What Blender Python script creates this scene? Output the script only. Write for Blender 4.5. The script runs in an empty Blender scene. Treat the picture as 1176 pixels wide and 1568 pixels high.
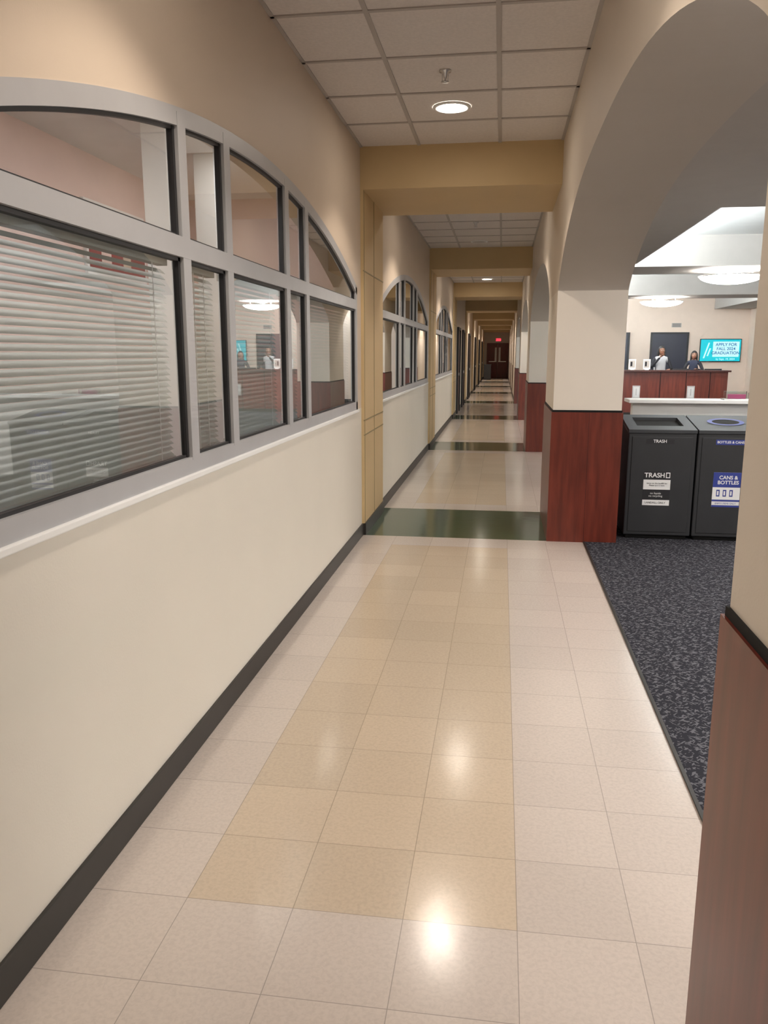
import bpy, bmesh, math, random
from mathutils import Vector, Matrix
random.seed(4)
S = bpy.context.scene
S.view_settings.view_transform = 'Standard'
S.view_settings.look = 'None'
S.view_settings.exposure = 0.32

# ------------------------------------------------------------------ materials
def nd(nt, t, **kw):
    n = nt.nodes.new(t)
    for k, v in kw.items():
        setattr(n, k, v)
    return n

def pmat(name, col, rough=0.6, metal=0.0, var=0.06, scale=6.0, bump=0.0, bscale=80.0,
         emit=None, estr=0.0, coat=0.0, stretch=(1, 1, 1)):
    m = bpy.data.materials.new(name); m.use_nodes = True
    nt = m.node_tree; b = nt.nodes['Principled BSDF']
    tc = nd(nt, 'ShaderNodeTexCoord'); mp = nd(nt, 'ShaderNodeMapping')
    mp.inputs['Scale'].default_value = stretch
    nt.links.new(tc.outputs['Object'], mp.inputs['Vector'])
    no = nd(nt, 'ShaderNodeTexNoise'); no.inputs['Scale'].default_value = scale
    no.inputs['Detail'].default_value = 5
    nt.links.new(mp.outputs[0], no.inputs['Vector'])
    cr = nd(nt, 'ShaderNodeValToRGB')
    cr.color_ramp.elements[0].position = 0.3; cr.color_ramp.elements[1].position = 0.7
    cr.color_ramp.elements[0].color = (*[max(0, c*(1-var)) for c in col], 1)
    cr.color_ramp.elements[1].color = (*[min(1, c*(1+var)) for c in col], 1)
    nt.links.new(no.outputs['Fac'], cr.inputs['Fac'])
    nt.links.new(cr.outputs['Color'], b.inputs['Base Color'])
    b.inputs['Roughness'].default_value = rough
    b.inputs['Metallic'].default_value = metal
    if coat: b.inputs['Coat Weight'].default_value = coat
    if bump:
        n2 = nd(nt, 'ShaderNodeTexNoise'); n2.inputs['Scale'].default_value = bscale
        nt.links.new(tc.outputs['Object'], n2.inputs['Vector'])
        bp = nd(nt, 'ShaderNodeBump'); bp.inputs['Strength'].default_value = bump
        bp.inputs['Distance'].default_value = 0.002
        nt.links.new(n2.outputs['Fac'], bp.inputs['Height'])
        nt.links.new(bp.outputs['Normal'], b.inputs['Normal'])
    if emit:
        b.inputs['Emission Color'].default_value = (*emit, 1)
        b.inputs['Emission Strength'].default_value = estr
    return m

TS = 0.3048; TX = 0.082; TY = 6.46
def tile_mat(name, col, rough, var=0.07):
    m = bpy.data.materials.new(name); m.use_nodes = True
    nt = m.node_tree; b = nt.nodes['Principled BSDF']; L = nt.links.new
    tc = nd(nt, 'ShaderNodeTexCoord'); sp = nd(nt, 'ShaderNodeSeparateXYZ'); L(tc.outputs['Object'], sp.inputs[0])
    outs = []; cells = []
    for ax, off in ((0, TX), (1, TY)):
        a = nd(nt, 'ShaderNodeMath', operation='SUBTRACT'); L(sp.outputs[ax], a.inputs[0]); a.inputs[1].default_value = off - 50*TS
        d = nd(nt, 'ShaderNodeMath', operation='DIVIDE'); L(a.outputs[0], d.inputs[0]); d.inputs[1].default_value = TS
        f = nd(nt, 'ShaderNodeMath', operation='FRACT'); L(d.outputs[0], f.inputs[0])
        fl = nd(nt, 'ShaderNodeMath', operation='FLOOR'); L(d.outputs[0], fl.inputs[0]); cells.append(fl)
        i = nd(nt, 'ShaderNodeMath', operation='SUBTRACT'); i.inputs[0].default_value = 1; L(f.outputs[0], i.inputs[1])
        mn = nd(nt, 'ShaderNodeMath', operation='MINIMUM'); L(f.outputs[0], mn.inputs[0]); L(i.outputs[0], mn.inputs[1])
        outs.append(mn)
    mn = nd(nt, 'ShaderNodeMath', operation='MINIMUM'); L(outs[0].outputs[0], mn.inputs[0]); L(outs[1].outputs[0], mn.inputs[1])
    lt = nd(nt, 'ShaderNodeMath', operation='LESS_THAN'); L(mn.outputs[0], lt.inputs[0]); lt.inputs[1].default_value = 0.0038
    cb = nd(nt, 'ShaderNodeCombineXYZ'); L(cells[0].outputs[0], cb.inputs[0]); L(cells[1].outputs[0], cb.inputs[1])
    wn = nd(nt, 'ShaderNodeTexWhiteNoise'); L(cb.outputs[0], wn.inputs['Vector'])
    no = nd(nt, 'ShaderNodeTexNoise'); no.inputs['Scale'].default_value = 85; no.inputs['Detail'].default_value = 4
    no.inputs['Distortion'].default_value = 0.5
    L(tc.outputs['Object'], no.inputs['Vector'])
    cr = nd(nt, 'ShaderNodeValToRGB')
    cr.color_ramp.elements[0].position = 0.34; cr.color_ramp.elements[1].position = 0.6
    cr.color_ramp.elements[0].color = (*[c*(1-var) for c in col], 1)
    cr.color_ramp.elements[1].color = (*[min(1, c*(1+var*0.4)) for c in col], 1)
    L(no.outputs['Fac'], cr.inputs['Fac'])
    mr = nd(nt, 'ShaderNodeMapRange'); L(wn.outputs['Value'], mr.inputs['Value'])
    mr.inputs['To Min'].default_value = 0.95; mr.inputs['To Max'].default_value = 1.03
    hs = nd(nt, 'ShaderNodeHueSaturation'); L(cr.outputs[0], hs.inputs['Color']); L(mr.outputs[0], hs.inputs['Value'])
    mx = nd(nt, 'ShaderNodeMix', data_type='RGBA'); L(lt.outputs[0], mx.inputs[0]); L(hs.outputs[0], mx.inputs[6])
    mx.inputs[7].default_value = (*[c*0.6 for c in col], 1)
    L(mx.outputs[2], b.inputs['Base Color'])
    b.inputs['Roughness'].default_value = rough
    b.inputs['Specular IOR Level'].default_value = 0.8
    n2 = nd(nt, 'ShaderNodeTexNoise'); n2.inputs['Scale'].default_value = 9
    L(tc.outputs['Object'], n2.inputs['Vector'])
    bp = nd(nt, 'ShaderNodeBump'); bp.inputs['Strength'].default_value = 0.12; bp.inputs['Distance'].default_value = 0.004
    L(n2.outputs['Fac'], bp.inputs['Height']); L(bp.outputs[0], b.inputs['Normal'])
    return m

def carpet_mat():
    m = bpy.data.materials.new('carpet_fleck'); m.use_nodes = True
    nt = m.node_tree; b = nt.nodes['Principled BSDF']; L = nt.links.new
    tc = nd(nt, 'ShaderNodeTexCoord')
    prev = None
    for i, (sx, sy, rot, th) in enumerate([(90, 26, 0.7, 0.61), (100, 30, -0.7, 0.62), (70, 22, 1.5, 0.65)]):
        r = nd(nt, 'ShaderNodeMapping'); r.inputs['Rotation'].default_value = (0, 0, rot)
        L(tc.outputs['Object'], r.inputs[0])
        s = nd(nt, 'ShaderNodeMapping'); s.inputs['Scale'].default_value = (sx, sy, 1); s.inputs['Location'].default_value = (i*7.3, 2, 0)
        L(r.outputs[0], s.inputs[0])
        n = nd(nt, 'ShaderNodeTexNoise'); n.inputs['Scale'].default_value = 1.0; n.inputs['Detail'].default_value = 1
        L(s.outputs[0], n.inputs['Vector'])
        g = nd(nt, 'ShaderNodeMath', operation='GREATER_THAN'); L(n.outputs['Fac'], g.inputs[0]); g.inputs[1].default_value = th
        if prev is None: prev = g
        else:
            a = nd(nt, 'ShaderNodeMath', operation='MAXIMUM'); L(prev.outputs[0], a.inputs[0]); L(g.outputs[0], a.inputs[1]); prev = a
    mx = nd(nt, 'ShaderNodeMix', data_type='RGBA'); L(prev.outputs[0], mx.inputs[0])
    mx.inputs[6].default_value = (0.026, 0.026, 0.033, 1); mx.inputs[7].default_value = (0.12, 0.12, 0.135, 1)
    L(mx.outputs[2], b.inputs['Base Color']); b.inputs['Roughness'].default_value = 0.95
    b.inputs['Specular IOR Level'].default_value = 0.1
    return m

def glass_mat(name, tint=(0.9, 0.93, 0.92), k=1.9):
    m = bpy.data.materials.new(name); m.use_nodes = True
    nt = m.node_tree; nt.nodes.clear(); L = nt.links.new
    o = nd(nt, 'ShaderNodeOutputMaterial'); t = nd(nt, 'ShaderNodeBsdfTransparent'); t.inputs[0].default_value = (*tint, 1)
    g = nd(nt, 'ShaderNodeBsdfGlossy'); g.inputs['Roughness'].default_value = 0.01; g.inputs[0].default_value = (0.95, 0.97, 0.97, 1)
    f = nd(nt, 'ShaderNodeFresnel'); f.inputs[0].default_value = 1.5
    mu = nd(nt, 'ShaderNodeMath', operation='MULTIPLY', use_clamp=True); L(f.outputs[0], mu.inputs[0]); mu.inputs[1].default_value = k
    mx = nd(nt, 'ShaderNodeMixShader'); L(mu.outputs[0], mx.inputs[0]); L(t.outputs[0], mx.inputs[1]); L(g.outputs[0], mx.inputs[2])
    L(mx.outputs[0], o.inputs[0])
    return m

M = {}
M['wall'] = pmat('paint_cream', (0.69, 0.655, 0.58), 0.55, var=0.02, scale=2, bump=0.15, bscale=150)
M['wallU'] = pmat('paint_tan', (0.63, 0.53, 0.425), 0.55, var=0.02, scale=2, bump=0.15, bscale=150)  # tan tone of the left wall above the sill
M['wallR'] = pmat('paint_cream_arcade', (0.75, 0.69, 0.61), 0.6, var=0.02, scale=2, bump=0.15, bscale=150)
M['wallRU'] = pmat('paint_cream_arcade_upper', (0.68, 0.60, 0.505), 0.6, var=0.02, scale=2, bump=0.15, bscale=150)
M['archs'] = pmat('paint_arch_soffit', (0.50, 0.455, 0.405), 0.7, var=0.02, scale=2)  # same wall paint, shade under the arches put into the colour
M['ochre'] = pmat('paint_ochre', (0.60, 0.445, 0.24), 0.6, var=0.03, scale=2)
M['joint'] = pmat('joint_bead', (0.30, 0.24, 0.12), 0.6)
M['peach'] = pmat('paint_peach', (0.80, 0.66, 0.56), 0.7, var=0.02)
M['offpink'] = pmat('paint_office_pink', (0.74, 0.57, 0.53), 0.7, var=0.02)
M['white'] = pmat('paint_white', (0.80, 0.81, 0.80), 0.6, var=0.02)
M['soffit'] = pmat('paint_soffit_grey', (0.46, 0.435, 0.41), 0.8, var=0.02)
M['ctile'] = pmat('ceiling_tile_mineral', (0.72, 0.67, 0.635), 0.95, var=0.05, scale=60, bump=0.3, bscale=200)
M['tbar'] = pmat('ceiling_grid_metal', (0.46, 0.42, 0.39), 0.6, var=0.02)
M['base'] = pmat('rubber_base_black', (0.022, 0.02, 0.018), 0.45, var=0.1)
M['wood'] = pmat('mahogany_laminate', (0.14, 0.025, 0.014), 0.33, var=0.28, scale=5, stretch=(5, 5, 0.5))
M['wooddk'] = pmat('mahogany_dark', (0.06, 0.012, 0.009), 0.35, var=0.3, scale=5, stretch=(5, 5, 0.5))
M['tw'] = tile_mat('vct_tile_white', (0.59, 0.52, 0.465), 0.17)
M['tt'] = tile_mat('vct_tile_tan', (0.56, 0.46, 0.35), 0.17)
M['tg'] = tile_mat('vct_tile_green', (0.05, 0.085, 0.042), 0.12, 0.25)
M['carpet'] = carpet_mat()
M['alu'] = pmat('aluminium_anodised', (0.47, 0.475, 0.49), 0.42, metal=0.2, var=0.03)
M['black'] = pmat('gasket_black', (0.012, 0.012, 0.014), 0.5)
M['glass'] = glass_mat('window_glass', k=2.3)
M['slat'] = pmat('blind_slat', (0.40, 0.415, 0.385), 0.5, var=0.03)
M['binb'] = pmat('bin_charcoal', (0.024, 0.025, 0.028), 0.5, var=0.08, bump=0.2, bscale=300)
M['bintop'] = pmat('bin_top_grey', (0.032, 0.035, 0.04), 0.55, var=0.08)
M['hole'] = pmat('void_black', (0.004, 0.004, 0.004), 0.9)
M['blue'] = pmat('label_blue', (0.03, 0.05, 0.27), 0.5)
M['lw'] = pmat('label_white', (0.8, 0.8, 0.8), 0.5, var=0.01)
M['lk'] = pmat('label_black', (0.015, 0.015, 0.018), 0.5)
M['chrome'] = pmat('metal_satin', (0.6, 0.6, 0.6), 0.3, metal=0.9)
M['bowl'] = pmat('bowl_lamp_glass', (0.9, 0.88, 0.82), 0.4, emit=(1.0, 0.96, 0.90), estr=24)
M['can'] = pmat('downlight_lens', (0.9, 0.9, 0.85), 0.4, emit=(1.0, 0.9, 0.78), estr=45)
M['troff'] = pmat('troffer_lens', (0.9, 0.9, 0.9), 0.4, emit=(1.0, 0.95, 0.92), estr=14)  # glow of the added office panels, out of view
M['troffL'] = pmat('troffer_lens_lobby', (0.9, 0.9, 0.9), 0.4, emit=(1.0, 0.96, 0.92), estr=21)  # glow of the added lobby panels, out of view
M['cove'] = pmat('cove_tube', (0.9, 0.9, 0.9), 0.4, emit=(0.90, 0.98, 1.0), estr=150)  # glow of the added strips inside the coffers
M['navy'] = pmat('dark_opening', (0.012, 0.014, 0.03), 0.4)
M['screen'] = pmat('tv_screen_cyan', (0.0, 0.25, 0.3), 0.3, emit=(0.0, 0.47, 0.56), estr=0.7)
M['screenw'] = pmat('tv_white', (0.4, 0.5, 0.5), 0.3, emit=(0.35, 0.78, 0.82), estr=0.7)
M['screenb'] = pmat('tv_text_blue', (0.0, 0.05, 0.2), 0.3, emit=(0.0, 0.08, 0.25), estr=0.6)
M['exit'] = pmat('exit_red', (0.7, 0.02, 0.03), 0.4, emit=(1.0, 0.03, 0.06), estr=2.5)
M['pink'] = pmat('paper_pink', (0.75, 0.08, 0.3), 0.6)
M['red'] = pmat('poster_red', (0.25, 0.03, 0.03), 0.6)  # red of the made-up panel in the office
M['door'] = pmat('door_mahogany', (0.15, 0.02, 0.015), 0.35, var=0.25, scale=4, stretch=(5, 5, 0.5))
M['skin'] = pmat('skin_brown', (0.24, 0.11, 0.065), 0.5)
M['skin2'] = pmat('skin_tan', (0.30, 0.15, 0.095), 0.5)
M['hair'] = pmat('hair_black', (0.01, 0.008, 0.008), 0.45, var=0.3, scale=60)
M['cloth_k'] = pmat('cloth_black', (0.015, 0.015, 0.02), 0.85)
M['cloth_g'] = pmat('cloth_lightgrey', (0.5, 0.5, 0.52), 0.85)
M['cloth_n'] = pmat('cloth_navy', (0.02, 0.025, 0.05), 0.85)
M['lips'] = pmat('lips', (0.3, 0.06, 0.06), 0.4)
M['eye'] = pmat('eye_white', (0.75, 0.73, 0.7), 0.3)

# ------------------------------------------------------------------ builder
def link(o, parent=None):
    S.collection.objects.link(o)
    if parent: o.parent = parent
    return o
def empty(name):
    e = bpy.data.objects.new(name, None); e.empty_display_size = 0.1
    return link(e)

class MB:
    def __init__(s): s.v = []; s.f = []; s.m = []; s.mats = []; s.sm = []
    def mi(s, k):
        if k not in s.mats: s.mats.append(k)
        return s.mats.index(k)
    def poly(s, pts, k, sm=False):
        b = len(s.v); s.v += [tuple(p) for p in pts]; s.f.append(tuple(range(b, b+len(pts)))); s.m.append(s.mi(k)); s.sm.append(sm)
    def box(s, x0, x1, y0, y1, z0, z1, k):
        b = len(s.v)
        s.v += [(x0,y0,z0),(x1,y0,z0),(x1,y1,z0),(x0,y1,z0),(x0,y0,z1),(x1,y0,z1),(x1,y1,z1),(x0,y1,z1)]
        for f in ((0,3,2,1),(4,5,6,7),(0,1,5,4),(1,2,6,5),(2,3,7,6),(3,0,4,7)):
            s.f.append(tuple(b+i for i in f)); s.m.append(s.mi(k)); s.sm.append(False)
    def prism(s, prof, a0, a1, k, axis='x'):
        P = (lambda a, u, w: (a, u, w)) if axis == 'x' else ((lambda a, u, w: (u, a, w)) if axis == 'y' else (lambda a, u, w: (u, w, a)))
        n = len(prof); b = len(s.v)
        s.v += [P(a0, *p) for p in prof] + [P(a1, *p) for p in prof]
        s.f.append(tuple(b+i for i in range(n))[::-1]); s.f.append(tuple(b+n+i for i in range(n)))
        for i in range(n):
            j = (i+1) % n; s.f.append((b+i, b+j, b+n+j, b+n+i))
        s.m += [s.mi(k)]*(n+2); s.sm += [False]*(n+2)
    def lathe(s, c, prof, k, seg=32, axis='z', capped=True, sm=True):
        b = len(s.v); n = len(prof)
        for i in range(seg):
            a = 2*math.pi*i/seg
            for r, h in prof:
                x, y = r*math.cos(a), r*math.sin(a)
                p = (x, y, h) if axis == 'z' else ((x, h, y) if axis == 'y' else (h, x, y))
                s.v.append((c[0]+p[0], c[1]+p[1], c[2]+p[2]))
        for i in range(seg):
            j = (i+1) % seg
            for q in range(n-1):
                s.f.append((b+i*n+q, b+j*n+q, b+j*n+q+1, b+i*n+q+1)); s.m.append(s.mi(k)); s.sm.append(sm)
        if capped:
            for q in (0, n-1):
                if prof[q][0] > 1e-5:
                    s.f.append(tuple(b+i*n+q for i in range(seg))); s.m.append(s.mi(k)); s.sm.append(False)
    def build(s, name, parent=None, bevel=0, fix=True):
        me = bpy.data.meshes.new(name); me.from_pydata(s.v, [], s.f)
        for k in s.mats: me.materials.append(M[k])
        for i, p in enumerate(me.polygons): p.material_index = s.m[i]; p.use_smooth = s.sm[i]
        if fix:
            bm = bmesh.new(); bm.from_mesh(me); bmesh.ops.remove_doubles(bm, verts=bm.verts, dist=1e-5)
            bmesh.ops.recalc_face_normals(bm, faces=bm.faces); bm.to_mesh(me); bm.free()
        o = bpy.data.objects.new(name, me); link(o, parent)
        if bevel:
            b = o.modifiers.new('Bevel', 'BEVEL'); b.width = bevel; b.segments = 2; b.limit_method = 'ANGLE'
        return o

def text(name, body, size, loc, k, parent, rotx=90, align='CENTER', extr=0.0006, bold=0.0):
    c = bpy.data.curves.new(name, 'FONT'); c.body = body; c.size = size; c.align_x = align; c.align_y = 'CENTER'
    c.extrude = extr; c.offset = bold
    c.materials.append(M[k])
    o = bpy.data.objects.new(name, c); o.location = loc; o.rotation_euler = (math.radians(rotx), 0, 0)
    return link(o, parent)

# ------------------------------------------------------------------ dimensions
XL = -1.125; XR = 0.41; XR2 = 0.935; ZC = 3.055; ZB = 2.745; PER = 6.096
YE = 50.3; YB0 = -4.0; LOBY = 24.75; LOBX = 7.0
bands = [(6.46 + PER*k, 7.68 + PER*k) for k in range(0, 8)]

# ------------------------------------------------------------------ floor
fb = MB()
nrow0 = int(math.floor((YB0-TY)/TS)); nrow1 = int(math.ceil((YE-TY)/TS))
xs = [XL-0.05, TX-3*TS, TX-2*TS, TX-TS, TX, TX+TS, 0.692]
for r in range(nrow0, nrow1):
    y0 = TY + r*TS; y1 = y0 + TS; q = r % 20
    for c in range(len(xs)-1):
        k = 'tw'
        if r >= 0 and q < 4: k = 'tg'
        elif (r < 0 and -15 <= r <= -2) or (r > 0 and 5 <= q <= 18):
            if 1 <= c <= 3: k = 'tt'
        fb.poly([(xs[c], y0, 0), (xs[c+1], y0, 0), (xs[c+1], y1, 0), (xs[c], y1, 0)], k)
fb.build('floor')
cb = MB(); cb.box(0.70, LOBX+0.1, YB0, LOBY+0.1, -0.03, 0.006, 'carpet'); cb.build('floor_carpet')
cb = MB(); cb.box(0.688, 0.702, 1.435, 6.445, 0.0, 0.008, 'base')
cb.box(0.688, 0.702, 7.615, 12.54, 0.0, 0.008, 'base'); cb.build('trim_1')

# ------------------------------------------------------------------ walls with openings (plane along Y)
def wall_open(name, x0, x1, ya, yb, zt, ops, k, ku=None, zsplit=0.0, n=56, ks=None):
    """solid parts split at zsplit: k below, ku above"""
    b = MB(); y = ya; ku = ku or k; ks = ks or ku
    def solid(a, c):
        if c - a > 1e-4:
            for x in (x0, x1):
                if zsplit > 0: b.poly([(x,a,0),(x,c,0),(x,c,zsplit),(x,a,zsplit)], k)
                b.poly([(x,a,zsplit),(x,c,zsplit),(x,c,zt),(x,a,zt)], ku)
    for (a, c, zb, fn) in ops:
        solid(y, a)
        ys = [a + (c-a)*0.5*(1-math.cos(math.pi*i/n)) for i in range(n+1)]
        for i in range(n):
            p, q = ys[i], ys[i+1]; zp, zq = fn(p), fn(q)
            for x in (x0, x1):
                b.poly([(x,p,zp),(x,q,zq),(x,q,zt),(x,p,zt)], ku)
            b.poly([(x0,p,zp),(x1,p,zp),(x1,q,zq),(x0,q,zq)], ks, True)
        if zb > 0:
            for x in (x0, x1): b.poly([(x,a,0),(x,c,0),(x,c,zb),(x,a,zb)], k)
            b.poly([(x0,a,zb),(x1,a,zb),(x1,c,zb),(x0,c,zb)], k)
        for yy in (a, c): b.poly([(x0,yy,zb),(x1,yy,zb),(x1,yy,fn(yy)),(x0,yy,fn(yy))], k)
        y = c
    solid(y, yb)
    for yy in (ya, yb): b.poly([(x0,yy,0),(x1,yy,0),(x1,yy,zt),(x0,yy,zt)], k)
    return b.build(name, fix=False)

def win_fn(c, h=2.4, rise=0.40, z0=2.0):
    R = (h*h + rise*rise)/(2*rise)
    return lambda y: z0 + rise - (R - math.sqrt(max(0, R*R - (y-c)**2)))
def arc_fn(a, c, z0=1.97, rise=0.52):
    m = (a+c)/2; h = (c-a)/2
    return lambda y: z0 + rise*max(0.0, 1 - min(1, abs(y-m)/h)**2.5)**0.8

WC = [3.86 + PER*k for k in range(3)]
wops = [(c-2.4, c+2.4, 1.065, win_fn(c)) for c in WC]
wall_open('wall_left', XL, XL-0.18, YB0, YE, ZC+0.02, wops, 'wall', 'wallU', 1.065)
aops = [(1.42, 6.46)] + [(7.60+PER*k, 6.46+PER*(k+1)) for k in range(0, 3)]
aops = [(a, c, 0.0, arc_fn(a, c)) for a, c in aops]
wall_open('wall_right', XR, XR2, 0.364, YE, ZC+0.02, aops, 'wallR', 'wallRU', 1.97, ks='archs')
wall_open('wall_right_rear', XR, XR2, YB0, -0.6-0.0, ZC+0.02, [], 'wallR')

b = MB(); b.box(XL-0.2, XR2, YE, YE+0.1, 0, ZC+0.05, 'wall'); b.build('wall_end')
b = MB(); b.box(-5.2, LOBX+0.1, YB0-0.1, YB0, 0, ZC+0.05, 'wall'); b.build('wall_back')

b = MB(); b.box(XL, XL+0.012, YB0, YE, 0, 0.10, 'base'); b.build('baseboard_left', bevel=0.003)
b = MB(); b.box(XR-0.010, XR, LOBY+1.3, YE, 0, 0.10, 'base'); b.build('baseboard_right')

for i, (a, c) in enumerate(bands[:8]):
    b = MB(); c2 = c - 0.16
    b.box(XL, XL+0.022, a+0.0, c2, 0.10, ZB, 'ochre')
    b.box(XL, XL+0.034, a, c2, 0, 0.10, 'base')
    ym = (a+c2)/2
    for yy in (a+0.03, ym): b.box(XL+0.018, XL+0.025, yy-0.006, yy+0.006, 0.10, ZB, 'joint')
    for zz in (0.84, 0.96, 2.14): b.box(XL+0.018, XL+0.025, a, c2, zz-0.005, zz+0.005, 'joint')
    b.build('wall_pilaster')

for i, (a, c) in enumerate(bands):
    b = MB(); b.box(XL, XR, a, c, ZB, ZC+0.02, 'ochre'); b.build('ceiling_beam')

b = MB(); b.poly([(XL, YB0, ZC), (XR, YB0, ZC), (XR, YE, ZC), (XL, YE, ZC)], 'ctile')
g = MB()
bays = [(YB0, 6.46)] + [(bands[i][1], bands[i+1][0]) for i in range(7)] + [(bands[7][1], YE)]
for a, c in bays:
    for x in (-0.67, -0.06): g.box(x-0.012, x+0.012, a, c, ZC-0.007, ZC+0.001, 'tbar')
    y = c
    while y > a + 0.02:
        y -= 0.61
        if y > a: g.box(XL, XR, y-0.012, y+0.012, ZC-0.006, ZC+0.001, 'tbar')
    g.box(XL, XL+0.02, a, c, ZC-0.006, ZC+0.001, 'tbar'); g.box(XR-0.02, XR, a, c, ZC-0.006, ZC+0.001, 'tbar')
b.build('ceiling', fix=False); g.build('ceiling_grid')

# downlights
def downlight(x, y, lit=True, power=34):
    e = empty('recessed_downlight'); b = MB()
    b.lathe((x, y, ZC), [(0.098, -0.006), (0.10, -0.012), (0.118, -0.010), (0.122, -0.002), (0.122, -0.001)], 'lw', 40, capped=False)
    b.build('trim_ring', e)
    b = MB(); b.lathe((x, y, ZC), [(0.0, -0.0075), (0.099, -0.0075)], 'can' if lit else 'tbar', 40, capped=False); b.build('lens', e)
    if lit:
        l = bpy.data.lights.new('downlight_lamp', 'SPOT'); l.energy = power; l.spot_size = 1.95; l.spot_blend = 0.35
        l.shadow_soft_size = 0.07; l.color = (1.0, 0.86, 0.73)
        o = bpy.data.objects.new('lamp', l); o.location = (x, y, ZC-0.03); link(o, e)
downlight(-0.365, 2.29, True, 50)
downlight(-0.365, 5.545, True, 36)
downlight(-0.365, 8.39, True, 65)
downlight(-0.365, 11.9, False)
downlight(-0.365, 14.5, True, 75); downlight(-0.365, 17.8, True, 60)
for k in range(3, 7): downlight(-0.365, 9.0 + PER*k, True, 160)
downlight(-0.365, -1.4, True, 48)

def sprinkler(x, y):
    b = MB(); b.lathe((x, y, ZC-0.001), [(0.035, 0), (0.035, -0.006), (0.012, -0.012), (0.010, -0.035), (0.004, -0.04), (0.004, -0.055), (0.022, -0.057), (0.022, -0.060), (0, -0.061)], 'chrome', 20, capped=False)
    b.box(x-0.018, x-0.014, y-0.003, y+0.003, ZC-0.056, ZC-0.02, 'chrome'); b.box(x+0.014, x+0.018, y-0.003, y+0.003, ZC-0.056, ZC-0.02, 'chrome')
    b.build('fire_sprinkler')
sprinkler(-0.36, 4.87); sprinkler(-0.36, 10.2); sprinkler(-0.36, 16.3)

# ------------------------------------------------------------------ windows
for wi, c in enumerate(WC):
    fn = win_fn(c); y0, y1 = c-2.4, c+2.4; W = empty('window_%d' % (wi+1))
    mull = [c-1.03, c-0.56, c+0.36, c+0.79]
    zb = 1.065; zt0, zt1 = 1.83, 1.90
    def strip(b, off0, off1, xa, xb, k, n=48):
        for i in range(n):
            p = y0 + (y1-y0)*i/n; q = y0 + (y1-y0)*(i+1)/n
            a0, a1, c0, c1 = fn(p)-off0, fn(p)-off1, fn(q)-off0, fn(q)-off1
            b.poly([(xa,p,a0),(xa,q,c0),(xa,q,c1),(xa,p,a1)], k)
            b.poly([(xb,p,a0),(xb,q,c0),(xb,q,c1),(xb,p,a1)], k)
            b.poly([(xa,p,a1),(xa,q,c1),(xb,q,c1),(xb,p,a1)], k)
            b.poly([(xa,p,a0),(xa,q,c0),(xb,q,c0),(xb,p,a0)], k)
    xf, xm, xbk = XL+0.006, XL-0.006, XL-0.024; hw = 0.036
    b = MB(); strip(b, 0.0, 0.06, xf, xbk, 'alu')
    b.box(xbk, xf, y0, y1, zb, zb+0.06, 'alu')
    b.box(xbk, xf+0.002, y0+0.05, y1-0.05, zt0, zt1, 'alu')
    for ys in ((y0, y0+0.055), (y1-0.055, y1)): b.box(xbk, xf, ys[0], ys[1], zb, fn(y0)-0.005, 'alu')
    for m in mull:
        b.box(xbk, xf+0.001, m-hw, m+hw, zb+0.05, fn(m)-0.02, 'alu')
    b.build('frame', W, fix=False)
    b = MB(); strip(b, 0.055, 0.072, xm-0.002, xbk-0.004, 'black')
    edges = [y0+0.055] + sum([[m-hw, m+hw] for m in mull], []) + [y1-0.055]
    for e0, e1 in zip(edges[::2], edges[1::2]):
        b.box(xbk-0.004, xm, e0, e0+0.010, zb+0.05, min(fn(e0), fn(e0+0.02))-0.05, 'black')
        b.box(xbk-0.004, xm, e1-0.018, e1, zb+0.05, min(fn(e1), fn(e1-0.03))-0.05, 'black')
        for z in (zb+0.06, zt1): b.box(xbk-0.004, xm-0.004, e0, e1, z, z+0.010, 'black')
        b.box(xbk-0.004, xm, e0, e1, zt0-0.013, zt0, 'black')
    b.build('gasket', W)
    b = MB(); n = 48; xg = XL-0.016
    for i in range(n):
        p = y0 + (y1-y0)*i/n; q = y0 + (y1-y0)*(i+1)/n
        b.poly([(xg,p,zb+0.03),(xg,q,zb+0.03),(xg,q,fn(q)-0.03),(xg,p,fn(p)-0.03)], 'glass')
    b.build('glass_pane', W, fix=False)
    b = MB(); b.box(XL-0.01, XL+0.018, y0-0.02, y1+0.02, zb-0.022, zb, 'white'); b.build('sill', W, bevel=0.004)
    for bi, (e0, e1) in enumerate(zip(edges[::2], edges[1::2])):
        b = MB(); xb = XL-0.06; z = 1.145
        e0 += 0.025; e1 -= 0.03
        b.box(xb-0.015, xb+0.015, e0, e1, 1.122, 1.134, 'slat')
        b.box(xb-0.018, xb+0.018, e0, e1, 1.80, 1.83, 'slat')
        while z < 1.80:
            d = 0.0098; h = 0.0088
            b.poly([(xb-d, e0, z+h), (xb-d, e1, z+h), (xb+d, e1, z-h), (xb+d, e0, z-h)], 'slat')
            z += 0.0205
        for yy in (e0+0.12, e1-0.12):
            b.box(xb+0.014, xb+0.016, yy-0.002, yy+0.002, 1.13, 1.81, 'lw')
        b.build('venetian_blind_%d' % bi, W, fix=False)

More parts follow.
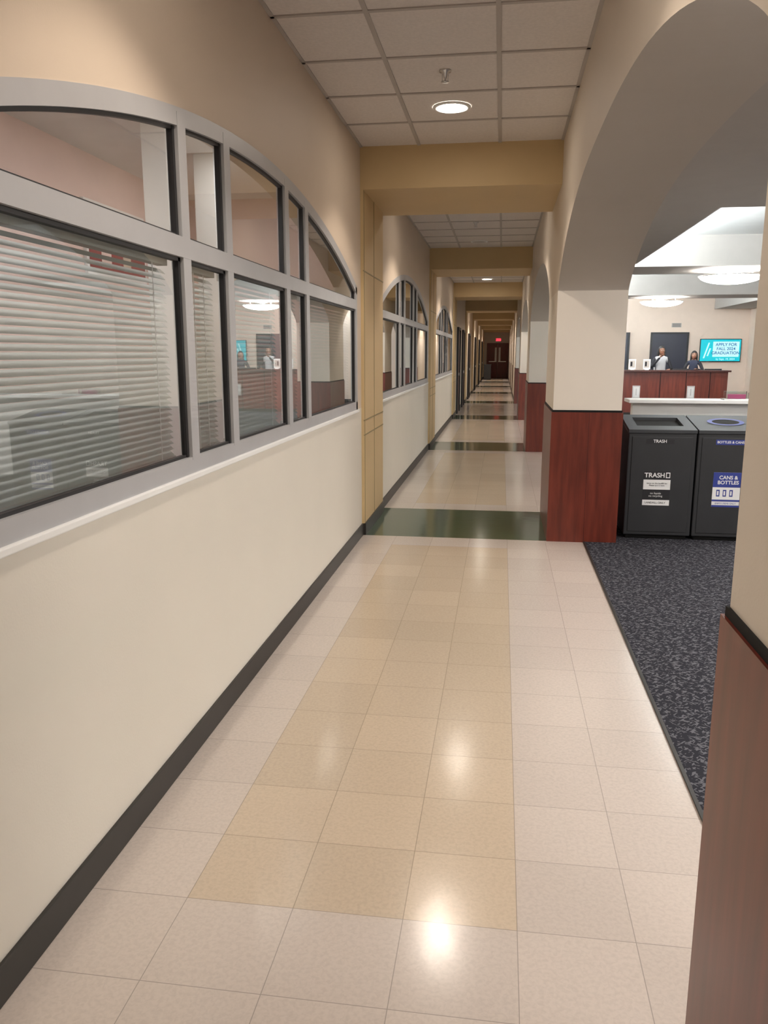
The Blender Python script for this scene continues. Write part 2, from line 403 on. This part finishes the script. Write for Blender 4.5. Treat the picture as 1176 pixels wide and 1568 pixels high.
# office behind windows
OX = -2.75
b = MB(); b.box(OX-0.1, OX, YB0, LOBY, 0, 2.9, 'offpink'); b.build('wall_office_rear')
b = MB(); b.box(OX, XL-0.18, LOBY, LOBY+0.1, 0, 2.9, 'offpink'); b.build('wall_office_side')
b = MB(); b.box(OX, XL-0.18, YB0, LOBY, 2.80, 2.85, 'white'); b.build('ceiling_office')
b = MB(); b.box(OX, XL-0.19, YB0, LOBY, -0.03, 0.0, 'carpet'); b.build('floor_office')
b = MB(); b.box(OX, XL-0.18, 7.0, 7.12, 0, 2.8, 'offpink'); b.build('wall_office_partition')
b = MB(); b.box(OX, XL-0.18, 13.0, 13.12, 0, 2.8, 'offpink'); b.build('wall_office_partition_far')
for (x, y) in ((-2.0, 4.70), (-2.0, 5.50)):
    b = MB(); b.box(x-0.075, x+0.075, y-0.075, y+0.075, 0, 2.8, 'white'); b.box(x-0.09, x+0.09, y-0.09, y+0.09, 0, 0.12, 'white'); b.build('office_column', bevel=0.006)
for (x, y) in ((-1.62, 1.2), (-1.62, 3.4), (-1.62, 5.6), (-1.62, 8.8), (-1.62, 11.3), (-1.62, 15.5)):  # light panels added out of view to brighten the office and blinds
    b = MB(); b.box(x-0.17, x+0.17, y-0.62, y+0.62, 2.785, 2.799, 'alu'); b.box(x-0.15, x+0.15, y-0.60, y+0.60, 2.778, 2.786, 'troff'); b.build('ceiling_light_troffer')
b = MB(); q = OX+0.003
b.box(q, q+0.022, 5.15, 6.05, 2.02, 2.50, 'lw'); b.box(q+0.022, q+0.026, 5.18, 6.02, 2.05, 2.47, 'red'); b.box(q+0.026, q+0.028, 5.34, 5.48, 2.08, 2.42, 'offpink'); b.box(q+0.026, q+0.028, 5.66, 5.78, 2.08, 2.38, 'wallU'); b.build('framed_poster')  # made-up panel standing in for a dark red shape in the glass

# ------------------------------------------------------------------ wood wainscots on arcade piers
piers = [(0.364, 1.42)] + [(6.46+PER*k, 7.60+PER*k) for k in range(0, 3)] + [(24.748, 26.0)]
for i, (a, c) in enumerate(piers):
    e = 0.012; b = MB(); x0, x1 = XR-e, XR2+e
    b.box(x0, x1, a-e, c+e, 0.0, 1.045, 'wood')
    b.box(x0+0.006, x1-0.006, a-e+0.006, c+e-0.006, 1.045, 1.062, 'hole')
    b.box(0.6885, 0.6915, a-e-0.0006, a, 0.0, 1.045, 'wooddk')
    b.build('trim_%d' % (i+2))
for k in range(4, 8):
    b = MB(); b.box(XR-0.012, XR, 6.46+PER*k, 7.6+PER*k, 0, 1.045, 'wood'); b.box(XR-0.008, XR, 6.46+PER*k, 7.6+PER*k, 1.045, 1.06, 'hole'); b.build('trim_%d' % (k+4))

# ------------------------------------------------------------------ lobby shell
b = MB(); b.box(XR2, LOBX+0.1, LOBY, LOBY+0.1, 0, ZC+0.1, 'peach'); b.build('wall_lobby_far')
b = MB(); b.box(LOBX, LOBX+0.1, YB0, LOBY, 0, ZC+0.1, 'peach'); b.build('wall_lobby_right')
b = MB(); b.box(XR2, LOBX+0.1, YB0, LOBY, ZC+0.12, ZC+0.2, 'white'); b.build('ceiling_lobby')
b = MB()
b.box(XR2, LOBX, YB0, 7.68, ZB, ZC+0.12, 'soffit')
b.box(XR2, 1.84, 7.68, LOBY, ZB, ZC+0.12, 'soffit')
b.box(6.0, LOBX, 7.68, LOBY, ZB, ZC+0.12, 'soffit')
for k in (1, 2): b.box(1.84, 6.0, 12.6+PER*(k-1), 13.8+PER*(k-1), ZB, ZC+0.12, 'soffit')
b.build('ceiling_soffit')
for ci, (ya, yb) in enumerate(((7.68, 12.6), (13.8, 12.6+PER), (13.8+PER, LOBY))):  # glowing strips and ledges added out of sight to brighten the coffers
    b = MB(); b.box(1.845, 1.875, ya+0.1, yb-0.1, 2.80, 2.83, 'cove'); b.box(1.90, 5.95, ya+0.005, ya+0.035, 2.80, 2.83, 'cove')
    b.box(1.84, 1.90, ya+0.1, yb-0.1, 2.775, 2.795, 'lw'); b.box(1.90, 5.95, ya, ya+0.06, 2.775, 2.795, 'lw'); b.build('ceiling_cove_light')
b = MB(); b.box(XR2, LOBX, LOBY-0.012, LOBY, 0, 0.1, 'base'); b.build('baseboard_lobby')
b = MB(); b.box(6.62, 6.98, 21.0, 21.5, 0, ZB, 'peach'); b.box(6.60, 6.99, 20.98, 21.52, 0, 0.9, 'wood'); b.build('lobby_pillar')

def bowl(x, y):
    e = empty('bowl_ceiling_light'); z = 2.655; R = 0.46
    b = MB(); pr = [(0.0, -0.12)] + [(R*math.sin(math.radians(t)), -0.12*math.cos(math.radians(t))) for t in range(10, 91, 10)] + [(0.0, 0.0)]
    b.lathe((x, y, z), pr, 'bowl', 48, capped=False); b.build('bowl', e)
    b = MB(); b.lathe((x, y, z), [(R+0.002, -0.012), (R+0.015, -0.010), (R+0.015, 0.006), (R-0.01, 0.006)], 'chrome', 48, capped=False)
    b.lathe((x, y, ZB), [(0.14, -0.001), (0.14, -0.03), (0.05, -0.04), (0.05, -0.088)], 'chrome', 24, capped=False)
    for a in (0, 2.094, 4.189):
        b.box(x+0.3*math.cos(a)-0.01, x+0.3*math.cos(a)+0.01, y+0.3*math.sin(a)-0.01, y+0.3*math.sin(a)+0.01, z+0.002, ZB-0.001, 'chrome')
    b.build('rim_and_canopy', e, fix=False)
for (x, y) in ((3.42, 13.25), (3.55, 19.45), (3.5, 7.2), (3.5, 1.1)): bowl(x, y)
for (x, y) in ((2.6, -0.6), (2.6, 2.6), (2.6, 4.6), (5.3, 1.0), (5.3, 4.2)):  # unseen light panels, added to light the left wall through the arch
    b = MB(); b.box(x-0.62, x+0.62, y-0.32, y+0.32, 2.73, 2.744, 'alu'); b.box(x-0.59, x+0.59, y-0.29, y+0.29, 2.723, 2.731, 'troffL'); b.build('ceiling_light_troffer')

# low partition behind bins
b = MB(); b.box(1.35, 4.6, 8.60, 8.72, 0.006, 1.0, 'white'); b.box(1.30, 4.65, 8.50, 8.85, 1.0, 1.035, 'lw'); b.box(1.35, 4.6, 8.585, 8.6, 0.006, 0.1, 'base')
b.build('low_partition', bevel=0.004)
e = empty('brochure_holder'); b = MB()
b.box(2.26, 2.48, 8.58, 8.60, 1.037, 1.11, 'glass'); b.box(2.24, 2.50, 8.56, 8.72, 1.036, 1.045, 'lw'); b.box(2.26, 2.48, 8.66, 8.68, 1.045, 1.12, 'glass')
b.build('stand', e); b = MB(); b.box(2.29, 2.46, 8.62, 8.65, 1.046, 1.09, 'pink'); b.build('leaflets', e)

# ------------------------------------------------------------------ bins
def bin_unit(name, x0, x1, kind):
    e = empty(name); yf, yb = 6.62, 7.12; g = 0.004
    b = MB(); x0 += g; x1 -= g
    b.prism([(yf, 0.04), (yb, 0.04), (yb, 0.955), (yf, 0.875)], x0, x1, 'binb', 'x')
    b.box(x0+0.02, x1-0.02, yf+0.03, yb-0.02, 0.0065, 0.04, 'hole')
    b.build('body', e, bevel=0.008)
    b = MB(); sl = (0.965-0.885)/(yb-yf); zf = lambda y: 0.878 + (y-yf)*sl
    def slab(xa, xb_, ya, yb_, k, h=0.026, lo=0.0):
        b.prism([(ya, zf(ya)+lo), (yb_, zf(yb_)+lo), (yb_, zf(yb_)+h), (ya, zf(ya)+h)], xa, xb_, k, 'x')
    if kind == 'trash':
        ya, yc = yf+0.12, yb-0.10; xa, xb_ = x0+0.08, x1-0.08
        slab(x0, x1, yf-0.012, ya, 'bintop'); slab(x0, x1, yc, yb, 'bintop'); slab(x0, xa, ya, yc, 'bintop'); slab(xb_, x1, ya, yc, 'bintop')
        b.poly([(xa, ya, zf(ya)+0.002), (xb_, ya, zf(ya)+0.002), (xb_, yc, zf(yc)+0.002), (xa, yc, zf(yc)+0.002)], 'hole')
    else:
        slab(x0, x1, yf-0.012, yb, 'bintop')
        cx, cy = (x0+x1)/2, (yf+yb)/2+0.01; rr = [(0.0, 0.085, 'hole', 0.0272), (0.085, 0.115, 'blue', 0.030)]
        for r0, r1, k, h in rr:
            for i in range(32):
                a0, a1 = 2*math.pi*i/32, 2*math.pi*(i+1)/32
                pt = lambda r, a: (cx+1.25*r*math.cos(a), cy+r*math.sin(a), zf(cy+r*math.sin(a))+h)
                b.poly([pt(r0, a0), pt(r1, a0), pt(r1, a1), pt(r0, a1)] if r0 > 0 else [(cx, cy, zf(cy)+h), pt(r1, a0), pt(r1, a1)], k)
    b.build('lid', e)
    b = MB(); y = yf-0.001
    b.box(x0+0.03, x1-0.03, y-0.005, y+0.002, 0.07, 0.845, 'binb')
    b.build('door_panel', e, bevel=0.003); y -= 0.007
    sx = x0+0.135; c = 'lk' if kind == 'trash' else 'blue'
    b = MB(); b.box(sx+0.0, sx+0.22, y, y+0.002, 0.79, 0.83, c)
    b.box(sx, sx+0.21, y, y+0.002, 0.29, 0.57, 'lk' if kind == 'trash' else 'lw')
    if kind == 'trash':
        b.box(sx, sx+0.21, y-0.0006, y, 0.42, 0.50, 'lw'); b.box(sx, sx+0.21, y-0.0006, y, 0.29, 0.335, 'lw')
        b.box(sx+0.172, sx+0.205, y-0.0006, y, 0.515, 0.56, 'lw'); b.box(sx+0.178, sx+0.199, y-0.001, y-0.0006, 0.522, 0.552, 'lk')
    else:
        b.box(sx, sx+0.21, y-0.0006, y, 0.45, 0.57, 'blue'); b.box(sx, sx+0.21, y-0.0006, y, 0.335, 0.35, 'blue'); b.box(sx, sx+0.21, y-0.0006, y, 0.29, 0.305, 'blue')
        for i, xx in enumerate((0.03, 0.08, 0.13)): b.box(sx+xx, sx+xx+0.026, y-0.0006, y, 0.375, 0.43, 'blue'); b.box(sx+xx+0.006, sx+xx+0.018, y-0.001, y-0.0006, 0.43-0.045, 0.42, 'lw')
    b.build('labels', e)
    if kind == 'trash':
        text('label_text_1', 'TRASH', 0.034, (sx+0.11, y-0.001, 0.81), 'lw', e, bold=0.0006)
        text('label_text_2', 'TRASH', 0.052, (sx+0.085, y-0.001, 0.535), 'lw', e, bold=0.001)
        text('label_text_3', 'items on the landfill list\nPlease put it here', 0.017, (sx+0.105, y-0.0015, 0.462), 'lk', e)
        text('label_text_4', 'no liquids\nno recycling', 0.022, (sx+0.10, y-0.001, 0.378), 'lw', e)
        text('label_text_5', 'LANDFILL ONLY', 0.022, (sx+0.10, y-0.0015, 0.312), 'lk', e)
    else:
        text('label_text_1', 'BOTTLES & CANS', 0.026, (sx+0.11, y-0.001, 0.81), 'lw', e, bold=0.0005)
        text('label_text_2', 'CANS &\nBOTTLES', 0.040, (sx+0.115, y-0.0012, 0.508), 'lw', e, bold=0.001)
        text('label_text_3', 'EMPTY ITEMS ONLY', 0.018, (sx+0.105, y-0.001, 0.318), 'blue', e)
bin_unit('trash_bin', 1.02, 1.553, 'trash'); bin_unit('recycling_bin', 1.557, 2.09, 'cans')

# ------------------------------------------------------------------ reception area
e = empty('reception_desk'); b = MB()
b.box(2.3, 5.35, 20.3, 20.36, 0.08, 1.06, 'wood'); b.box(2.35, 5.3, 20.33, 20.36, 0.006, 0.08, 'base')
b.box(5.29, 5.35, 20.36, 21.1, 0.006, 1.06, 'wood'); b.box(2.3, 2.36, 20.36, 21.1, 0.006, 1.06, 'wood')
b.box(2.25, 5.40, 20.22, 20.62, 1.06, 1.10, 'wooddk'); b.box(2.36, 5.29, 20.36, 21.1, 0.72, 0.75, 'wooddk')
for x in (2.9, 3.8, 4.4, 4.95): b.box(x-0.008, x+0.008, 20.295, 20.3, 0.08, 1.06, 'hole')
for x in (3.25, 4.52): b.box(x-0.09, x+0.09, 20.29, 20.3, 0.42, 0.73, 'chrome'); b.box(x-0.07, x+0.07, 20.285, 20.29, 0.45, 0.70, 'lw'); b.box(x-0.012, x+0.012, 20.28, 20.285, 0.5, 0.66, 'chrome')
b.build('carcass', e)
for x in (3.14, 3.48):
    b = MB(); b.box(x-0.085, x+0.085, 20.40, 20.42, 1.12, 1.36, 'lw'); b.box(x-0.06, x+0.06, 20.395, 20.40, 1.16, 1.33, 'tbar'); b.box(x-0.05, x+0.05, 20.37, 20.47, 1.101, 1.12, 'lw')
    b.box(x-0.045, x+0.0, 20.392, 20.395, 1.19, 1.30, 'cloth_k'); b.build('counter_sign')
for x in (5.1, 4.35):
    b = MB(); b.box(x-0.2, x+0.2, 20.70, 20.73, 0.86, 1.13, 'lk'); b.box(x-0.03, x+0.03, 20.73, 20.75, 0.78, 0.95, 'lk'); b.box(x-0.1, x+0.1, 20.66, 20.82, 0.751, 0.766, 'lk'); b.build('computer_monitor', bevel=0.004)
def dark_door(name, x0, x1, zt, yy, frame='black'):
    b = MB(); b.box(x0, x1, yy-0.03, yy-0.001, 0.006, zt, 'navy')
    b.box(x0-0.05, x0, yy-0.05, yy-0.001, 0.006, zt+0.05, frame); b.box(x1, x1+0.05, yy-0.05, yy-0.001, 0.006, zt+0.05, frame); b.box(x0, x1, yy-0.05, yy-0.001, zt, zt+0.05, frame)
    b.box(x0+0.08, x0+0.12, yy-0.07, yy-0.03, 0.95, 1.10, 'chrome')
    return b.build(name)
dark_door('door_2', 4.33, 5.30, 2.05, LOBY); dark_door('door_3', 2.75, 3.64, 2.05, LOBY)
b = MB(); b.box(4.85, 5.12, LOBY-0.015, LOBY-0.001, 2.24, 2.36, 'tbar')
for i in range(5): b.box(4.87, 5.10, LOBY-0.02, LOBY-0.015, 2.255+i*0.02, 2.263+i*0.02, 'black')
b.build('air_vent')
e = empty('television'); yt = LOBY-0.09
b = MB(); b.box(5.66, 6.80, yt, yt+0.05, 1.26, 1.91, 'lk'); b.box(6.0, 6.4, yt+0.05, LOBY-0.001, 1.45, 1.7, 'lk'); b.build('body', e, bevel=0.006)
b = MB(); b.box(5.68, 6.78, yt-0.004, yt, 1.28, 1.89, 'screen'); b.build('screen', e)
b = MB()
b.prism([(5.76, 1.36), (5.80, 1.36), (5.93, 1.80), (5.89, 1.80)], yt-0.007, yt-0.004, 'screenw', 'y'); b.prism([(5.86, 1.42), (5.90, 1.42), (5.97, 1.64), (5.93, 1.64)], yt-0.007, yt-0.004, 'screenw', 'y')
b.box(6.02, 6.74, yt-0.006, yt-0.004, 1.40, 1.83, 'screenw'); b.build('graphic', e)
text('caption', 'APPLY FOR\nFALL 2024\nGRADUATION', 0.118, (6.38, yt-0.008, 1.625), 'screenb', e, bold=0.002)
text('caption_small', 'by Sept. 19, 2024', 0.075, (6.38, yt-0.008, 1.335), 'screenw', e, bold=0.001)

# ------------------------------------------------------------------ corridor far end
yy = YE-0.002
e = empty('door_1'); b = MB()
b.box(-0.93, 0.37, yy-0.06, yy, 2.05, 2.11, 'door'); b.box(-0.93, -0.87, yy-0.06, yy, 0, 2.05, 'door'); b.box(0.31, 0.37, yy-0.06, yy, 0, 2.05, 'door')
b.box(-0.865, -0.285, yy-0.04, yy-0.005, 0.01, 2.045, 'door'); b.box(-0.275, 0.305, yy-0.04, yy-0.005, 0.01, 2.045, 'door')
for x in (-0.45, -0.22): b.box(x, x+0.12, yy-0.045, yy-0.04, 1.0, 1.85, 'lw')
b.box(-0.80, -0.33, yy-0.09, yy-0.06, 0.98, 1.03, 'chrome'); b.box(-0.23, 0.24, yy-0.09, yy-0.06, 0.98, 1.03, 'chrome')
b.build('leaves', e)
e = empty('exit_sign'); b = MB(); b.box(-0.42, -0.08, yy-0.06, yy, 2.22, 2.40, 'lw'); b.build('housing', e)
text('letters', 'EXIT', 0.16, (-0.25, yy-0.068, 2.31), 'lw', e, bold=0.004)
b = MB(); b.box(-0.40, -0.10, yy-0.063, yy-0.06, 2.235, 2.385, 'exit'); b.build('face', e)
for i, y in enumerate((20.4, 22.9, 27.0, 33.2, 39.0, 44.8)):
    b = MB(); b.box(XL+0.002, XL+0.02, y, y+0.95, 0.005, 2.08, 'wooddk')
    for a, c in ((y-0.06, y), (y+0.95, y+1.01)): b.box(XL+0.002, XL+0.05, a, c, 0.0, 2.14, 'black')
    b.box(XL+0.002, XL+0.05, y, y+0.95, 2.08, 2.14, 'black'); b.box(XL+0.02, XL+0.07, y+0.06, y+0.10, 0.95, 1.02, 'chrome')
    b.build('door_%d' % (i+4))
b = MB(); b.box(-1.02, -0.62, 47.2, 47.7, 0.02, 0.82, 'binb'); b.box(-1.04, -0.60, 47.18, 47.72, 0.82, 0.87, 'bintop'); b.box(-0.95, -0.69, 47.3, 47.6, 0.87, 0.875, 'hole'); b.box(-1.0, -0.64, 47.22, 47.68, 0.0, 0.02, 'hole')
b.build('waste_container', bevel=0.008)

# ------------------------------------------------------------------ people
def skin_mesh(name, verts, edges, radii, sub=2):
    me = bpy.data.meshes.new(name); me.from_pydata(verts, edges, [])
    o = bpy.data.objects.new(name, me); S.collection.objects.link(o)
    sk = o.modifiers.new('Skin', 'SKIN'); sk.use_smooth_shade = True
    lay = me.skin_vertices
    if len(lay):
        for i, r in enumerate(radii):
            lay[0].data[i].radius = r if isinstance(r, tuple) else (r, r)
        lay[0].data[0].use_root = True
    ss = o.modifiers.new('Sub', 'SUBSURF'); ss.levels = sub; ss.render_levels = sub
    bpy.context.view_layer.update()
    dg = bpy.context.evaluated_depsgraph_get()
    me2 = bpy.data.meshes.new_from_object(o.evaluated_get(dg))
    bpy.data.objects.remove(o)
    return me2

def person(name, loc, H, arms, top, sleeve, pants, skin, hairlen, yaw=0):
    E = empty(name); s = H/1.65
    V = []; R = []; Ed = []
    def add(p, r, par=None):
        V.append(Vector(p)); R.append(r)
        if par is not None: Ed.append((par, len(V)-1))
        return len(V)-1
    pel = add((0, 0, 0.93), (0.15, 0.105)); sp = add((0, 0, 1.06), (0.118, 0.09), pel); ch = add((0, 0, 1.24), (0.14, 0.10), sp)
    nb = add((0, 0.005, 1.385), (0.065, 0.06), ch); nk = add((0, -0.005, 1.47), 0.047, nb)
    wr = []
    for sd, (el, wrp) in zip((-1, 1), arms):
        sh = add((sd*0.155, 0, 1.345), 0.056, nb); e_ = add(el, 0.04, sh); w = add(wrp, 0.026, e_); wr.append((Vector(el), Vector(wrp)))
    for sd in (-1, 1):
        h = add((sd*0.09, 0, 0.86), 0.092, pel); k = add((sd*0.1, -0.01, 0.47), 0.058, h); a = add((sd*0.1, 0.015, 0.09), 0.04, k); add((sd*0.11, -0.13, 0.035), (0.04, 0.03), a)
    me = skin_mesh(name+'_body', V, Ed, R)
    for k in (top, sleeve, pants, skin, 'cloth_k'): me.materials.append(M[k])
    for p in me.polygons:
        c = p.center; p.use_smooth = True
        if c.z < 0.1: i = 4
        elif c.z < 0.92 and abs(c.x) < 0.24: i = 2
        elif c.z > 1.415 and abs(c.x) < 0.1 and abs(c.y) < 0.08: i = 3
        elif abs(c.x) > 0.15 or c.y < -0.13: i = 1
        else: i = 0
        p.material_index = i
    o = bpy.data.objects.new('body', me); link(o, E)
    for hi, (el, w) in enumerate(wr):
        d = (w-el).normalized(); side = d.cross(Vector((0, 0, 1)))
        if side.length < 0.1: side = Vector((1, 0, 0))
        side.normalize(); nrm = side.cross(d).normalized(); tsd = -1 if hi == 0 else 1
        hv = [w, w+d*0.045]; hr = [(0.024, 0.017), (0.032, 0.014)]; he = [(0, 1)]
        for fi, (o_, ln) in enumerate(((-0.028, 0.058), (-0.010, 0.072), (0.010, 0.068), (0.027, 0.052))):
            b0 = w+d*0.082+side*o_; hv += [b0, b0+d*ln*0.5-nrm*0.010, b0+d*ln*0.9-nrm*0.032]; hr += [0.010, 0.0085, 0.007]
            n = len(hv); he += [(1, n-3), (n-3, n-2), (n-2, n-1)]
        t0 = w+d*0.03+side*0.034*tsd; hv += [t0, t0+d*0.030+side*0.020*tsd-nrm*0.008, t0+d*0.056+side*0.024*tsd-nrm*0.02]; hr += [0.013, 0.0105, 0.008]
        n = len(hv); he += [(1, n-3), (n-3, n-2), (n-2, n-1)]
        hm = skin_mesh(name+'_hand', hv, he, hr, 1); hm.materials.append(M[skin])
        for p in hm.polygons: p.use_smooth = True
        link(bpy.data.objects.new('hand', hm), E)
    hc = Vector((0, -0.015, 1.545)); bm = bmesh.new(); bmesh.ops.create_uvsphere(bm, u_segments=28, v_segments=20, radius=1)
    for v in bm.verts:
        x, y, z = v.co
        fx = 0.074*(1-0.22*max(0, -z)); fy = 0.092; X, Y, Z = x*fx, y*fy, z*0.112
        if z < -0.35 and y < 0: Y -= 0.008*(-z)
        if z < -0.3 and y > 0: Y *= 0.8
        if y < -0.9 and -0.35 < z < 0.1: Y -= 0.02*max(0, 1-abs(x)/0.22)*(1-abs(z+0.15)/0.3)
        if y < -0.75 and 0.0 < z < 0.22 and 0.2 < abs(x) < 0.6: Y += 0.008
        v.co = hc + Vector((X, Y, Z))
    hm = bpy.data.meshes.new(name+'_head'); bm.to_mesh(hm); bm.free(); hm.materials.append(M[skin])
    for p in hm.polygons: p.use_smooth = True
    link(bpy.data.objects.new('head', hm), E)
    def ell(nm, c, r, k, cut=None):
        bm = bmesh.new(); bmesh.ops.create_uvsphere(bm, u_segments=24, v_segments=16, radius=1)
        for v in bm.verts: v.co = Vector((v.co.x*r[0]+c[0], v.co.y*r[1]+c[1], v.co.z*r[2]+c[2]))
        if cut:
            bmesh.ops.delete(bm, geom=[f for f in bm.faces if cut(f.calc_center_median())], context='FACES')
        m_ = bpy.data.meshes.new(nm); bm.to_mesh(m_); bm.free(); m_.materials.append(M[k])
        for p in m_.polygons: p.use_smooth = True
        link(bpy.data.objects.new(nm, m_), E)
    for sd in (-1, 1):
        ell('eye', (sd*0.029, hc.y-0.079, 1.555), (0.013, 0.006, 0.007), 'eye'); ell('iris', (sd*0.029, hc.y-0.084, 1.555), (0.006, 0.003, 0.006), 'hair')
        ell('brow', (sd*0.029, hc.y-0.084, 1.575), (0.018, 0.004, 0.003), 'hair'); ell('ear', (sd*0.074, hc.y+0.01, 1.545), (0.008, 0.018, 0.03), skin)
    ell('mouth', (0, hc.y-0.086, 1.490), (0.022, 0.008, 0.006), 'lips')
    ell('hair_cap', (0, hc.y+0.012, 1.562), (0.084, 0.095, 0.112), 'hair', cut=lambda p: p.y < hc.y-0.035 and p.z < 1.605)
    ell('hair_back', (0, hc.y+0.055, 1.55-hairlen/2), (0.095, 0.05, 0.09+hairlen/2), 'hair')
    for sd in (-1, 1): ell('hair_side', (sd*0.078, hc.y+0.01, 1.53-hairlen/2.2), (0.022, 0.045, 0.08+hairlen/2.2), 'hair')
    E.location = loc; E.scale = (s, s, s); E.rotation_euler = (0, 0, yaw)
person('woman_receptionist', (4.02, 21.55, 0.006), 1.66,
       [((-0.27, -0.10, 1.13), (-0.10, -0.24, 1.38)), ((0.26, -0.06, 1.10), (0.14, -0.28, 1.09))], 'cloth_g', 'cloth_k', 'cloth_k', 'skin', 0.10, yaw=0.1)
person('woman_clerk', (4.80, 21.45, 0.006), 1.54,
       [((-0.26, -0.10, 1.12), (-0.15, -0.33, 1.16)), ((0.26, -0.10, 1.12), (0.12, -0.33, 1.18))], 'cloth_n', 'cloth_k', 'cloth_k', 'skin2', 0.24, yaw=-0.25)

# ------------------------------------------------------------------ world + camera
w = bpy.data.worlds.new('World'); S.world = w; w.use_nodes = True
w.node_tree.nodes['Background'].inputs[0].default_value = (0.9, 0.92, 1, 1); w.node_tree.nodes['Background'].inputs[1].default_value = 0.05

cam = bpy.data.cameras.new('camera'); cam.sensor_fit = 'VERTICAL'; cam.sensor_height = 36; cam.sensor_width = 27
cam.lens = 1222/1568*36; cam.clip_start = 0.02; cam.clip_end = 200
co = bpy.data.objects.new('camera', cam); co.location = (0, 0, 1.5)
co.rotation_euler = (math.radians(90-11.247), 0, math.radians(8.265)); link(co); S.camera = co
